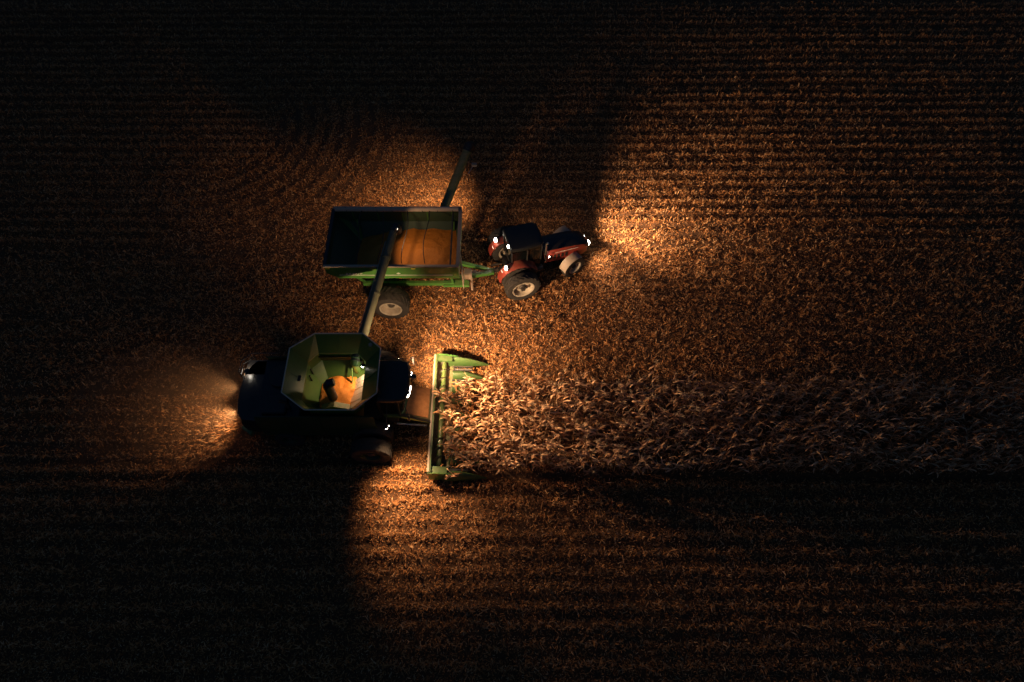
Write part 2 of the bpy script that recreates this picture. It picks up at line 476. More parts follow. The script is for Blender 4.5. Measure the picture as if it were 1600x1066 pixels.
V = np.stack([p0-sd*wd*.6, p0+sd*wd*.6, p1-sd*wd, p1+sd*wd, p2-sd*wd*.3, p2+sd*wd*.3], 1).reshape(-1, 3)
b = (np.arange(N)*6)[:, None]
Q = np.concatenate([b+np.array([0, 1, 3, 2]), b+np.array([2, 3, 5, 4])], 0)
me = bpy.data.meshes.new('stubble_leaves'); np_mesh(me, V, Q, np.repeat(np.clip(r.normal(.6, .22, N), 0, 1), 6)); me.materials.append(M['residue'])
o = bpy.data.objects.new('stubble_leaves', me); COL.objects.link(o)
tag(o, 'ragged dry leaf sheaths clinging to the cut stalks in the rows', 'stubble', 'stuff')

# ------------------------------------------------------------------ combine harvester
CO = (-6.6, 13.85)
C = thing('combine_harvester', 'green combine harvester with open grain tank, auger swung over the cart and corn header', 'combine harvester', (CO[0], CO[1], 0))
MB().box(-5.0, 1.2, -.85, .85, .95, 1.55).build('chassis', 'dark_steel', C, .03)
MB().beam((0, -2.5, .98), (0, 2.5, .98), .34, .34).build('front_axle', 'dark_steel', C, .02)
MB().beam((-4.0, -1.5, .72), (-4.0, 1.5, .72), .22, .22).build('rear_axle', 'dark_steel', C, .02)
for s in (-1, 1):
    y = 1.58*s
    xsn = [-4.95, -3.55, -2.05, -.45, .42]
    for i in range(4):
        a, b_ = xsn[i]+.012, xsn[i+1]-.012
        lo = 1.15 if i < 3 else 1.95
        ring = []
        MB().loft([[(a, y*1.0, lo), (b_, y*1.0, lo), (b_, y*.97, lo), (a, y*.97, lo)],
                   [(a, y*1.055, 1.6 if i < 3 else 2.2), (b_, y*1.055, 1.6 if i < 3 else 2.2), (b_, y*1.02, 1.6 if i < 3 else 2.2), (a, y*1.02, 1.6 if i < 3 else 2.2)],
                   [(a, y*1.055, 2.6), (b_, y*1.055, 2.6), (b_, y*1.02, 2.6), (a, y*1.02, 2.6)],
                   [(a, y*.985, 3.2), (b_, y*.985, 3.2), (b_, y*.955, 3.2), (a, y*.955, 3.2)]]).build('side_panel', 'blackgreen', C)
# rear hood, rounded in plan
plan = [(-4.95, 1.62), (-5.48, 1.60), (-5.82, 1.36), (-6.02, .80), (-6.08, .1), (-6.07, -.6), (-5.96, -1.25), (-5.68, -1.60), (-4.95, -1.66)]
def sc(p, k, ox=-4.95): return [(ox+(x-ox)*k, y*(.5+.5*k)) for x, y in p]
rings = []
for z, k in ((1.35, .72), (1.6, .93), (2.2, 1.0), (2.65, .98), (2.85, .90), (2.90, .80)):
    rings.append([(x, y, z) for x, y in sc(plan, k)])
hood = MB().loft(rings).build('rear_hood', 'blackpaint', C)
for k in range(6):
    MB().box(-6.10, -6.02, -.62, .62, 1.72+k*.13, 1.78+k*.13).build('vent_slat', 'black', hood)
MB().prism([(-5.45, -1.60), (-5.95, -1.30), (-6.02, -1.44), (-5.50, -1.80)], 1.55, 1.72).build('tail_corner', 'green', C, .02)
MB().prism([(-5.45, 1.60), (-5.95, 1.30), (-6.02, 1.44), (-5.50, 1.80)], 1.55, 1.72).build('tail_corner', 'green', C, .02)
dk = MB().box(-4.95, -2.98, -1.5, 1.5, 2.62, 2.98).build('engine_deck', 'blackpaint', C, .04)
MB().lathe([(.0, 0), (.52, 0), (.55, .05), (.55, .14), (.45, .18), (0, .18)], (-4.1, .55, 2.99), (0, 0, 1), 26).build('cooling_screen', 'black', dk)
MB().tube([(-3.5, -1.0, 2.98), (-3.5, -1.0, 3.55), (-3.75, -1.0, 3.72)], .075, 12).build('exhaust_pipe', 'dark_steel', dk)
MB().box(-4.7, -3.6, -1.35, -.4, 2.98, 3.16).build('air_filter_cover', 'black', dk, .04)
MB().box(-5.85, -4.9, .75, 1.5, 2.84, 2.90).build('service_platform', 'dark_steel', C)
for seg in ([(-4.2, 1.52, 2.9), (-4.2, 1.52, 3.55), (-5.5, 1.52, 3.55), (-5.5, 1.52, 2.9)], [(-5.5, 1.52, 3.55), (-5.92, 1.15, 3.5), (-5.92, .55, 3.5), (-5.85, .5, 2.9)],
            [(-5.5, 1.5, 3.2), (-5.92, 1.15, 3.2), (-5.92, .55, 3.2)]):
    MB().tube(seg, .022, 8).build('hand_rail', 'dark_steel', C)
lad = MB()
for q in (.65, 1.05): lad.tube([(-5.95, q, 2.9), (-6.2, q, 1.0)], .02, 6)
for k in range(6):
    z = 1.1+k*.32; x = -6.2+(z-1.0)*.13
    lad.tube([(x, .65, z), (x, 1.05, z)], .018, 6)
lad.build('rear_ladder', 'dark_steel', C)
# straw chopper and spreader discs
MB().prism([(-5.0, .75), (-5.0, 1.35), (-5.9, 1.25), (-6.15, .95), (-5.9, .7)], -1.15, 1.15, 'y').build('straw_chopper', 'dgreen', C, .02)
for s in (-1, 1):
    sp = MB().lathe([(.42, 0), (.42, .02), (.1, .05), (.1, .25), (0, .25)], (-6.05, .5*s, .62), (0, 0, 1), 20)
    for k in range(4):
        a = k*math.pi/2+.3
        sp.beam((-6.05+math.cos(a)*.08, .5*s+math.sin(a)*.08, .68), (-6.05+math.cos(a)*.42, .5*s+math.sin(a)*.42, .68), .02, .1)
    sp.build('spreader_disc', 'steel', C)
# grain tank
OUT = [(-2.4, 2.02), (-.2, 2.02), (.68, 1.25), (.72, -.98), (-.15, -1.78), (-2.3, -1.78), (-3.42, -.95), (-3.42, 1.25)]
INN = [(-2.42, 1.60), (-.60, 1.60), (-.15, 1.12), (-.15, -.85), (-.60, -1.30), (-2.42, -1.30), (-2.86, -.85), (-2.86, 1.12)]
ZI, ZO = 3.42, 4.5
for i in range(8):
    j = (i+1) % 8
    p = MB().plate([(*OUT[i], ZO), (*OUT[j], ZO), (*INN[j], ZI), (*INN[i], ZI)], .03).build('tank_extension_panel', 'tankgreen', C)
    a = Vector((*OUT[i], ZO)); b_ = Vector((*OUT[j], ZO))
    MB().tube([a, b_], .03, 6).build('edge_rail', 'rail', p)
    a = Vector((*INN[i], ZI)); b_ = Vector((*INN[j], ZI))
    MB().tube([a, b_], .022, 6).build('hinge_rod', 'hinge', p)
    mid = (Vector((*OUT[i], ZO))+Vector((*OUT[j], ZO)))/2; mi = (Vector((*INN[i], ZI))+Vector((*INN[j], ZI)))/2
    if i in (0, 2, 4, 6):
        off = Vector((0, 0, .03))
        MB().beam(mid.lerp(mi, .08)+off, mid.lerp(mi, .92)+off, .05, .035).build('stiffener', 'tankgreen', p)
bin_ = MB()
FL = [(-2.15, .75), (-1.0, .75), (-.75, .45), (-.75, -.45), (-1.0, -.7), (-2.15, -.7), (-2.4, -.45), (-2.4, .45)]
bin_.loft([[(x, y, ZI-.01) for x, y in INN], [(x, y, 2.75) for x, y in INN], [(x, y, 1.85) for x, y in FL]], caps=False)
bin_.add([(x, y, 1.85) for x, y in FL], [tuple(range(8))])
tank = bin_.build('grain_bin', 'tankgreen', C)
MB().tube([(-1.80, -.12, 1.85), (-1.76, -.12, 3.45)], .22, 16).build('loading_auger', 'black', tank)
MB().tube([(-1.76, -.12, 3.45), (-1.66, -.08, 3.62), (-1.45, -.02, 3.66)], [.23, .22, .17], 14).build('auger_spout', 'black', tank)
for k, yv in enumerate((-.52, -.22, .10, .42, .74)):
    MB().plate([(-.20, yv-.15, 2.80), (-.20, yv+.15, 2.80), (-1.0, yv*.92+.135, 2.04+.03*(k % 2)), (-1.0, yv*.92-.135, 2.04+.03*(k % 2))], .02).build('slope_sheet', 'galv', tank)
MB().prism([(-2.3, 2.0), (-1.0, 2.0), (-1.0, 2.12), (-1.65, 2.42), (-2.3, 2.12)], -.68, -.42, 'y').build('cross_auger_cover', 'dgreen', tank)
MB().tube([(-.95, .62, 2.35), (-.95, 1.5, 3.0), (-.95, 1.56, 3.4)], .028, 8).build('support_post', 'tankgreen', tank)
for yv in (.55, .9):
    MB().box(-2.80, -2.74, yv-.03, yv+.03, 2.65, 3.15).build('tank_step', 'black', tank)
MB().lathe([(.0, 0), (.1, 0), (.12, .03), (0, .04)], (-.42, 1.30, 3.12), (-.6, -.8, .05), 16).build('moisture_sensor', 'black', tank)
MB().box(-3.22, -2.92, -.05, .22, 3.80, 3.82, Matrix.Translation((0, 0, 0))).build('tank_window', 'black', tank)
lamp(C, (-.30, .96, 3.36), (-.50, -.50, -.78), 190, 140, .8, 'tank_light', .09, lens='lens_hot', soft=.04)
lamp(C, (.18, 1.50, 4.40), (.05, 1, -.1), 0, 30, name='beacon_marker', r=.09, lens='pale', housing='pale')
# unloading auger, swung out over the cart
b0 = Vector((-.75, 1.35, 3.05)); tip = Vector((.72, 7.95, 4.62))
au = MB().tube([b0, b0.lerp(tip, .5), tip], [.225, .215, .205], 20).build('unloading_auger', 'tube', C)
for t in (.22, .5, .78):
    p = b0.lerp(tip, t); d = (tip-b0).normalized()
    MB().tube([p-d*.04, p+d*.04], .24, 20).build('tube_flange', 'tube', au)
MB().tube([tip-Vector((.03, .15, .03)), tip+Vector((.06, .16, -.02)), tip+Vector((.10, .30, -.22)), tip+Vector((.11, .33, -.50))], [.225, .235, .23, .21], 18).build('spout_boot', 'hose', au)
MB().tube([b0+Vector((0, 0, -.9)), b0+Vector((0, 0, -.1)), b0+Vector((.04, .25, .12))], [.26, .26, .23], 18).build('auger_elbow', 'green', C)
tr = MB()
dd = (tip-b0).normalized(); sidev = Vector((-dd.y, dd.x, 0)).normalized()
tr.tube([b0.lerp(tip, .12)+sidev*.26, b0.lerp(tip, .9)+sidev*.25], .02, 6); tr.build('hydraulic_line', 'steel', au)
MB().tube([b0.lerp(tip, .95)+Vector((.1, .03, .15)), b0.lerp(tip, .95)+Vector((.28, .05, .50))], .018, 6).build('lamp_bracket', 'black', C)
lamp(C, b0.lerp(tip, .95)+Vector((.30, .05, .50)), (.82, .08, -.56), 95, 150, .3, name='auger_light', r=.055, lens='lens_dim', housing='pale')
# cab
cabroof = []
rp = [(.62, 1.02), (1.55, 1.04), (1.86, .92), (1.97, .55), (2.0, 0), (1.97, -.55), (1.86, -.92), (1.55, -1.04), (.62, -1.02)]
cr = MB().loft([[(.62+(x-.62)*k, y*k2, z) for x, y in rp] for z, k, k2 in ((3.52, .97, .98), (3.60, 1, 1), (3.76, 1, 1), (3.84, .95, .93), (3.86, .8, .8))]).build('cab_roof', 'roof', C)
cabw = [(.66, .92), (1.45, .95), (1.72, .72), (1.80, 0), (1.72, -.72), (1.45, -.95), (.66, -.92)]
cabl = [(.66, .88), (1.35, .88), (1.55, .65), (1.62, 0), (1.55, -.65), (1.35, -.88), (.66, -.88)]
MB().loft([[(x, y, 1.95) for x, y in cabl], [(x, y, 3.52) for x, y in cabw]], caps=False).build('cab_glass', 'glass', C)
MB().prism([(.62, .93), (1.40, .93), (1.58, .70), (1.66, 0), (1.58, -.70), (1.40, -.93), (.62, -.93)], 1.7, 1.98).build('cab_floor', 'green', C, .02)
MB().box(.50, .64, -.98, .98, 1.7, 3.6).build('cab_rear_wall', 'blackpaint', C)
for (x, y), (x2, y2) in (((1.36, .89), (1.46, .96)), ((1.36, -.89), (1.46, -.96))):
    MB().beam((x, y, 1.9), (x2, y2, 3.55), .08, .08).build('cab_pillar', 'black', C)
MB().prism([(.85, .25), (1.2, .25), (1.2, -.25), (.85, -.25)], 2.0, 2.45).build('operator_seat', 'black', C, .05)
MB().tube([(1.42, 0, 2.0), (1.36, 0, 2.55)], .04, 8).build('steering_column', 'black', C)
recv = MB().tube([(1.95, .14, 3.78), (2.12, .14, 3.86)], .025, 8).build('receiver_arm', 'black', C)
MB().lathe([(0, .0), (.11, .01), (.13, .06), (.10, .11), (0, .13)], (2.17, .14, 3.82), (0, 0, 1), 18).build('receiver_dome', 'black', recv)
MB().tube([(.8, -.8, 3.86), (.78, -.82, 4.7)], .008, 5).build('antenna', 'black', C)
for s in (-1, 1):
    mr = MB().tube([(1.7, .85*s, 3.5), (1.95, 1.45*s, 3.35), (1.95, 1.45*s, 3.1)], .02, 6).build('mirror_arm', 'black', C)
    MB().box(1.92, 1.98, 1.45*s-.12, 1.45*s+.12, 2.7, 3.12).build('mirror', 'black', mr, .02)
# access platform and ladder on the left, service side on the right
MB().box(.5, 1.5, 1.0, 1.65, 1.86, 1.92).build('cab_platform', 'dark_steel', C)
for seg in ([(.55, 1.62, 1.9), (.55, 1.62, 2.85), (1.45, 1.62, 2.85), (1.45, 1.62, 1.9)],):
    MB().tube(seg, .02, 6).build('platform_rail', 'dark_steel', C)
ld_ = MB()
for q in (1.05, 1.5): ld_.tube([(q, 1.75, 1.9), (q, 2.0, .5)], .02, 6)
for k in range(5): ld_.box(1.05, 1.5, 1.76+.045*k, 1.90+.045*k, 1.62-.28*k, 1.65-.28*k)
ld_.build('cab_ladder', 'dark_steel', C)
MB().tube([(1.0, -1.0, 3.45), (1.03, -1.6, 3.42), (1.05, -2.05, 3.34)], .025, 8).build('lamp_bracket', 'black', C)
# wheels
for s in (-1, 1):
    for yv in (1.45, 2.30):
        wheel(C, (0, s*yv, .98), .98, .62, .50, s, 20, rim='blackgreen', name='drive_wheel')
    wheel(C, (-4.0, s*1.45, .72), .72, .50, .36, s, 18, rim='blackgreen', name='steering_wheel')
# feeder house (dust-covered top) between cab and header
fh = MB()
fh.loft([[(1.15, .80, 1.45), (1.15, .80, 2.02), (1.15, -.80, 2.02), (1.15, -.80, 1.45)], [(2.66, .80, .55), (2.66, .80, 1.22), (2.66, -.80, 1.22), (2.66, -.80, .55)]])
F_ = fh.build('feeder_house', 'dgreen', C, .02)
MB().plate([(1.6, .76, 1.83), (2.6, .76, 1.30), (2.6, -.76, 1.30), (1.6, -.76, 1.83)], .02).build('dusty_top_cover', 'dust', F_)
for s in (-1, 1):
    MB().tube([(1.1, .95*s, 1.1), (2.5, .92*s, .75)], .05, 10).build('lift_cylinder', 'steel', F_)
MB().tube([(1.3, -.9, 1.75), (2.6, -.9, 1.1)], .028, 8).build('drive_shaft', 'yellow', F_)
hs = MB()
for q in (-.84, -.88, -.93): hs.tube([(1.0, q, 1.9), (1.6, q-.03, 2.0), (2.2, q-.05, 1.55), (2.7, q, 1.2)], .018, 6)
hs.build('hydraulic_hoses', 'hose', F_)

# corn header (part of the combine) : back frame > everything else
HC = -.30                      # header centre line, local y
HW = 3.10                      # half width
hb = MB()
hb.box(2.68, 2.86, HC-HW, HC+HW, .95, 1.14)
hb.box(2.70, 2.78, HC-HW, HC+HW, .30, .96)
hb.box(2.72, 2.90, HC-HW, HC+HW, .22, .32)
H_ = hb.build('corn_header', 'headgreen', C, .015)
MB().box(2.69, 2.77, HC-HW+.03, HC+HW-.03, 1.143, 1.163).build('top_rail_cover', 'pale', H_)
MB().prism([(2.80, .32), (3.05, .26), (3.45, .30), (3.62, .42), (3.45, .28), (3.05, .23), (2.80, .28)], HC-HW+.04, HC+HW-.04, 'y').build('auger_trough', 'dgreen', H_)
MB().tube([(3.16, HC-HW+.06, .58), (3.16, HC+HW-.06, .58)], .12, 16).build('cross_auger', 'green', H_)
for s in (-1, 1):
    fl = MB(); n = 90; vs = []
    for i in range(n+1):
        t = i/n; a = s*t*2*math.pi*4.6; yv = HC+s*(HW-.12-t*2.1)
        vs += [(3.16+math.cos(a)*.11, yv, .58+math.sin(a)*.11), (3.16+math.cos(a)*.25, yv, .58+math.sin(a)*.25)]
    fl.add(vs, [(2*i, 2*i+1, 2*i+3, 2*i+2) for i in range(n)]); fl.build('auger_flighting', 'steel', H_)
def snout(yc, w, x0, x1, z0, h, end=0):
    """ridge-backed tapered divider pointing forward"""
    rings = []
    for t, ww, hh_, zz in ((0, 1, 1, 0), (.25, 1.0, 1.02, .0), (.5, .82, .82, -.03), (.72, .56, .58, -.10), (.9, .26, .30, -.17), (1, .06, .08, -.21)):
        x = x0+(x1-x0)*t; a = w*ww/2; zb = z0+zz; zt = zb+h*hh_
        rings.append([(x, yc-a, zb), (x, yc-a*.92, zb+(zt-zb)*.55), (x, yc-a*.45, zb+(zt-zb)*.9), (x, yc, zt), (x, yc+a*.45, zb+(zt-zb)*.9), (x, yc+a*.92, zb+(zt-zb)*.55), (x, yc+a, zb)])
    return MB().loft(rings)
for k in range(9):
    yc = HC+(k-4)*ROW
    if k in (0, 8):
        s = -1 if k == 0 else 1
        snout(yc-s*.02, .40, 3.35, 5.42, .30, .62).build('end_divider', 'headgreen', H_)
        MB().prism([(2.70, .22), (2.70, 1.10), (3.0, 1.12), (3.7, .98), (4.2, .62), (4.2, .22)], yc+s*.05, yc+s*.10, 'y').build('end_sheet', 'cartgreen', H_, .012)
        MB().prism([(2.70, 1.02), (3.0, 1.06), (3.60, .98), (3.60, .90), (3.0, .94), (2.70, .92)], yc-s*.28, yc+s*.05, 'y').build('end_hood', 'headgreen', H_, .012)
    else:
        snout(yc, .46, 3.60, 5.22, .26, .40).build('row_divider', 'headgreen', H_)
for k in range(8):
    yc = HC+(k-3.5)*ROW
    for s in (-1, 1):
        MB().box(3.55, 4.6, yc+s*.10-.03, yc+s*.10+.03, .34, .42).build('gathering_chain', 'dark_steel', H_)
    MB().tube([(3.6, yc, .30), (4.5, yc, .26)], .05, 8).build('stalk_roll', 'steel', H_)

# combine lamps
for (x, y, d, P, sz, r_) in ((2.0, .42, (.92, .46, -.26), 3900, 88, .06), (2.0, -.30, (1, -.10, -.32), 4000, 78, .085), (1.92, .72, (.56, .82, -.84), 5000, 90, .06),
                             (1.985, -.44, (1, -.15, -.3), 0, 0, .085), (1.965, -.58, (1, .10, -.95), 420, 112, .085), (1.925, -.72, (1, -.3, -.3), 0, 0, .085), (2.0, .30, (1, .1, -.3), 0, 0, .05)):
    lamp(C, (x, y, 3.67), d, P, sz, 1.0, 'cab_work_light', r_, col=WARM)
lamp(C, (1.05, -2.10, 3.30), (.22, -.54, -.81), 2300, 80, 1.0, 'side_work_light', .075, soft=.3)
lamp(C, (1.16, -2.02, 3.34), (.80, -.58, -.46), 1000, 52, 1.0, 'side_work_light', .03, soft=.25)  # second beam added beside the lone side lamp for eastward spill
lamp(C, (1.40, 1.14, 3.62), (-.46, 1, -.28), 1300, 82, 1.0, 'unloading_light', .07)
lamp(C, (-6.12, -.75, 2.15), (-1, -.05, -.74), 780, 80, 1.0, 'rear_work_light', .08)
lamp(C, (-6.12, .45, 2.30), (-1, .10, -.45), 460, 74, 1.0, 'rear_work_light', .06)
lamp(C, (-5.72, .78, 3.12), (-.7, .35, -.75), 60, 100, .6, 'rear_rail_light', .12, lens='lens_hot')  # lens oversized and hot to stand for the light on the rails

# ------------------------------------------------------------------ grain cart
GO = (-6.39, 21.85)
G = thing('grain_cart', 'green grain cart half full of corn, with its unloading auger raised at the far side', 'grain cart', (GO[0], GO[1], 0))
X0, X1, YH, ZT, ZM = -2.85, 3.72, 1.86, 4.0, 3.05
XB0, XB1, YB, ZB = -.6, 2.4, .35, 1.15
def rect(x0, x1, y, z): return [(x0, -y, z), (x1, -y, z), (x1, y, z), (x0, y, z)]
# side sheets: vertical upper band + slope below
for s in (-1, 1):
    y = YH*s
    up = MB().prism([(X0, ZT), (X1, ZT), (X1, ZM), (X0+.55, ZM), (X0, ZM+.42)], y-.02, y+.02, 'y').build('side_wall', 'cartgreen', G)
    MB().plate([(X0+.55, y, ZM), (X1, y, ZM), (XB1, YB*s, ZB), (XB0, YB*s, ZB)], .04).build('hopper_slope', 'cartgreen', G)
    MB().box(X0-.05, X1+.05, y-.07, y+.07, ZT, ZT+.09).build('side_rim', 'pale', G, .012)
    for k in range(5):
        x = X0+.9+k*1.3
        MB().box(x-.03, x+.03, y-.018-s*.05, y+.018-s*.05, ZM, ZT).build('wall_rib', 'cartgreen', up)
    MB().box(X0+.6, X1-.3, y*1.012-.012, y*1.012+.012, ZM+.26, ZM+.295).build('side_stripe', 'white', up)
    for x in (X0+.12, X0+4.35):
        MB().box(x-.1, x+.1, y*1.012-.02, y*1.012+.02, ZT-.16, ZT-.08).build('reflector', 'yellow', up)
    MB().prism([(-.11, 0), (0, -.07), (.11, 0), (0, .07)], y*1.012-.012, y*1.012+.012, 'y').build('emblem', 'white', up).location = (.72, 0, ZM+.42)
for s in (-1, 1):
    MB().plate([(X0, YH*s, ZM+.42), (X0+.55, YH*s, ZM), (XB0, YB*s, ZB)], .04).build('corner_gusset', 'cartgreen', G)
# rear and front sheets
for x, xb, nm in ((X0, XB0, 'rear_wall'), (X1, XB1, 'front_wall')):
    zm = ZM+.42 if x < 0 else ZM
    MB().plate([(x, -YH, ZT), (x, YH, ZT), (x, YH, zm), (x, -YH, zm)], .04).build(nm, 'cartgreen', G)
    MB().plate([(x if x > 0 else x, -YH, zm), (x, YH, zm), (xb, YB, ZB), (xb, -YB, ZB)], .04).build('hopper_slope', 'cartgreen', G)
    MB().box(x-.09, x+.09, -YH+.08, YH-.08, ZT+.003, ZT+.085).build('end_rim', 'pale' if x > 0 else 'blackpaint', G, .012)
MB().plate([(XB0, -YB, ZB), (XB1, -YB, ZB), (XB1, YB, ZB), (XB0, YB, ZB)], .04).build('sump_floor', 'dgreen', G)
MB().box(X1-.42, X1-.36, -YH+.1, YH-.1, ZT-.15, ZT+.03).build('front_cross_bar', 'dark_steel', G)
for s in (-1, 1):  # added inner sheets, coloured dark for the shade inside the hopper
    yi = (YH-.045)*s
    MB().prism([(X0+.05, ZT-.005), (X1-.05, ZT-.005), (X1-.05, ZM), (X0+.58, ZM), (X0+.05, ZM+.42)], yi-.008, yi+.008, 'y').build('wall_shade_sheet', 'inner_shade', G)
    MB().plate([(X0+.62, yi, ZM), (X1-.06, yi, ZM), (XB1, (YB-.045)*s, ZB+.03), (XB0+.05, (YB-.045)*s, ZB+.03)], .012).build('slope_shade_sheet', 'inner_shade', G)
for x, xb in ((X0, XB0), (X1, XB1)):  # end sheets, dark for the same inside shade
    e = .05 if x < 0 else -.05; zm = ZM+.42 if x < 0 else ZM
    MB().plate([(x+e, -YH+.06, ZT-.005), (x+e, YH-.06, ZT-.005), (x+e, YH-.06, zm), (x+e, -YH+.06, zm)], .012).build('wall_shade_sheet', 'inner_shade', G)
    MB().plate([(x+e, -YH+.06, zm), (x+e, YH-.06, zm), (xb+e, YB-.05, ZB+.05), (xb+e, -YB+.05, ZB+.05)], .012).build('slope_shade_sheet', 'inner_shade', G)
# rolled tarp along the far rim with its cords, bows across the top
tp = MB().tube([(X0+.1, YH-.16, ZT+.16), (0, YH-.17, ZT+.15), (X1-.1, YH-.16, ZT+.16)], .13, 14).build('rolled_tarp', 'tarp', G)
for k in range(8):
    x = X0+.6+k*.78
    pts = [(x, YH-.02, ZT+.1), (x+.05, YH-.16, ZT+.30), (x+.12, YH-.32, ZT+.15), (x+.16, YH-.28, ZT-.05)]
    MB().tube(pts, .014, 5).build('tie_cord', 'hose', tp)
for x, sag in ((-1.35, .12), (-.25, .30), (.95, .10), (2.1, .35)):
    pts = [(x+.18*math.sin(3.1*t+x)*t*(1-t)*4, YH-.1-t*(2*YH-.2), ZT+.12+.10*math.sin(math.pi*t)) for t in np.linspace(0, 1, 14)]
    MB().tube(pts, .022, 6).build('tarp_bow', 'hose', G)
# lettering on the near wall
def text_mesh(txt, size, name, m, parent, loc, rot, depth=.006, shear=.0):
    cu = bpy.data.curves.new(name, 'FONT'); cu.body = txt; cu.size = size; cu.extrude = depth; cu.shear = shear; cu.space_character = 1.1
    to = bpy.data.objects.new(name, cu); COL.objects.link(to)
    bpy.context.view_layer.update()
    dg = bpy.context.evaluated_depsgraph_get()
    me = bpy.data.meshes.new_from_object(to.evaluated_get(dg))
    bpy.data.objects.remove(to); me.materials.clear(); me.materials.append(M[m])
    o = bpy.data.objects.new(name, me); COL.objects.link(o); o.parent = parent; o.location = loc; o.rotation_euler = rot
    return o
text_mesh('BRENT', .26, 'lettering', 'white', G, (-1.95, -YH-.028, ZM+.26), (R(90), 0, 0), shear=.2)
# frame, axle, tongue
MB().box(-1.6, 3.3, -.9, -.72, .95, 1.2).build('frame_rail', 'cartgreen', G, .015)
MB().box(-1.6, 3.3, .72, .9, .95, 1.2).build('frame_rail', 'cartgreen', G, .015)
MB().beam((0, -1.75, .98), (0, 1.75, .98), .3, .3).build('axle', 'dark_steel', G, .02)
for x in (-1.5, 3.2):
    for s in (-1, 1):
        MB().beam((x, .81*s, 1.2), (x+(-.3 if x < 0 else .1), YH*.92*s, ZM+.1 if x > 0 else ZM+.3), .12, .12).build('hopper_brace', 'cartgreen', G)
MB().loft([[(3.1, -.55, .82), (3.1, -.55, 1.06), (3.1, -.33, 1.06), (3.1, -.33, .82)], [(5.4, .16, .50), (5.4, .16, .70), (5.4, .34, .70), (5.4, .34, .50)]]).build('drawbar', 'cartgreen', G)
MB().loft([[(3.1, .85, .82), (3.1, .85, 1.06), (3.1, .63, 1.06), (3.1, .63, .82)], [(5.4, .42, .50), (5.4, .42, .70), (5.4, .30, .70), (5.4, .30, .50)]]).build('drawbar', 'cartgreen', G)
MB().box(2.7, 4.1, -1.0, -.62, .96, 1.12).build('front_frame_step', 'cartgreen', G, .015)
MB().tube([(4.2, -.55, .1), (4.2, -.55, 1.25)], .06, 10).build('jack_stand', 'pale', G)
MB().box(3.85, 4.25, -.85, -.45, 1.45, 1.95).build('valve_box', 'pale', G, .03)
MB().tube([(4.05, -.65, 1.1), (4.05, -.65, 1.46)], .05, 8).build('valve_post', 'dark_steel', G)
hz = MB()
for q in (0, .07, .14): hz.tube([(4.2, -.6+q, 1.75), (4.7, -.35+q, 1.35), (5.3, .05+q, 1.0), (5.9, .25+q, 1.0)], .02, 6)
hz.build('hydraulic_hoses', 'hose', G)
ladd = MB()
for q in (-1.45, -1.05): ladd.tube([(X1+.12, q, 1.5), (X1+.10, q, ZT+.2)], .022, 6)
for k in range(7): ladd.tube([(X1+.12, -1.45, 1.65+.36*k), (X1+.12, -1.05, 1.65+.36*k)], .018, 6)
ladd.build('cart_ladder', 'pale', G)
for s in (-1, 1):
    wheel(G, (0, s*2.02, .98), .98, .86, .58, s, 22, rim='rim', name='cart_wheel', dish=.26)
# cart unloading auger
a0 = Vector((1.75, 1.05, 1.5)); a1 = Vector((4.06, 5.15, 5.0))
ca = MB().tube([a0, a0.lerp(a1, .5), a1], .235, 20).build('cart_auger', 'dgreen', G)
for t in (.45, .72, .97):
    p = a0.lerp(a1, t); d = (a1-a0).normalized()
    MB().tube([p-d*.04, p+d*.04], .265, 20).build('tube_flange', 'dgreen', ca)
MB().tube([a1-(a1-a0).normalized()*.2, a1+Vector((.05, .12, .08)), a1+Vector((.10, .28, -.08)), a1+Vector((.12, .32, -.42))], [.25, .27, .27, .24], 18).build('spout_boot', 'black', ca)
MB().box(4.24, 4.52, 4.30, 4.48, 4.50, 4.66).build('auger_bracket', 'pale', ca, .02)
MB().tube([(4.30, 4.35, 4.5), (4.05, 4.0, 4.28)], .022, 6).build('bracket_rod', 'steel', ca)
lamp(G, (3.20, 4.20, 3.72), (-.42, .30, -.85), 1900, 96, 1.0, 'auger_light', .07)
lamp(G, (3.26, 4.34, 3.84), (-.97, .16, -.44), 1100, 58, 1.0, 'auger_light', .05)  # extra beam added to carry the auger lamp's light farther out
# grain in the cart
def heap(name, x0, x1, y0, y1, zf, n, m, label, loc, floor=None):
    gx = np.linspace(x0, x1, n); gy = np.linspace(y0, y1, n)
    A, B = np.meshgrid(gx, gy); Z = zf(A, B)
    co = np.stack([A.ravel(), B.ravel(), Z.ravel()], 1); ix = np.arange(n*n).reshape(n, n)
    q = np.stack([ix[:-1, :-1], ix[:-1, 1:], ix[1:, 1:], ix[1:, :-1]], -1).reshape(-1, 4)
    if floor is not None:
        q = q[(co[:, 2] > floor(co[:, 0], co[:, 1])-.04)[q].any(1)]
    me = bpy.data.meshes.new(name); np_mesh(me, co, q); me.materials.append(M[m]); me.shade_smooth()
    o = bpy.data.objects.new(name, me); COL.objects.link(o); o.location = loc
    tag(o, label, 'grain', 'stuff'); return o
def cart_z(x, y):
    d = np.hypot((x-1.7)*.60, (y+.1)*.9)
    z = 3.16-.28*d-.10*np.maximum(0, -x)+.10*(vnoise(x*1, y*1, 41, .55)-.5)+.04*(vnoise(x, y, 44, .16)-.5)
    # a shallow trough behind the falling stream, levelled towards the rear
    z = np.maximum(z, 2.2)
    return z
def hop(x, y):
    a = ZB+(np.abs(y)-YB)/(YH-YB)*(ZM-ZB)
    b = ZB+(XB0-x)/(XB0-X0)*(ZM+.42-ZB); c = ZB+(x-XB1)/(X1-XB1)*(ZM-ZB)
    return np.maximum(np.maximum(a, b), c)
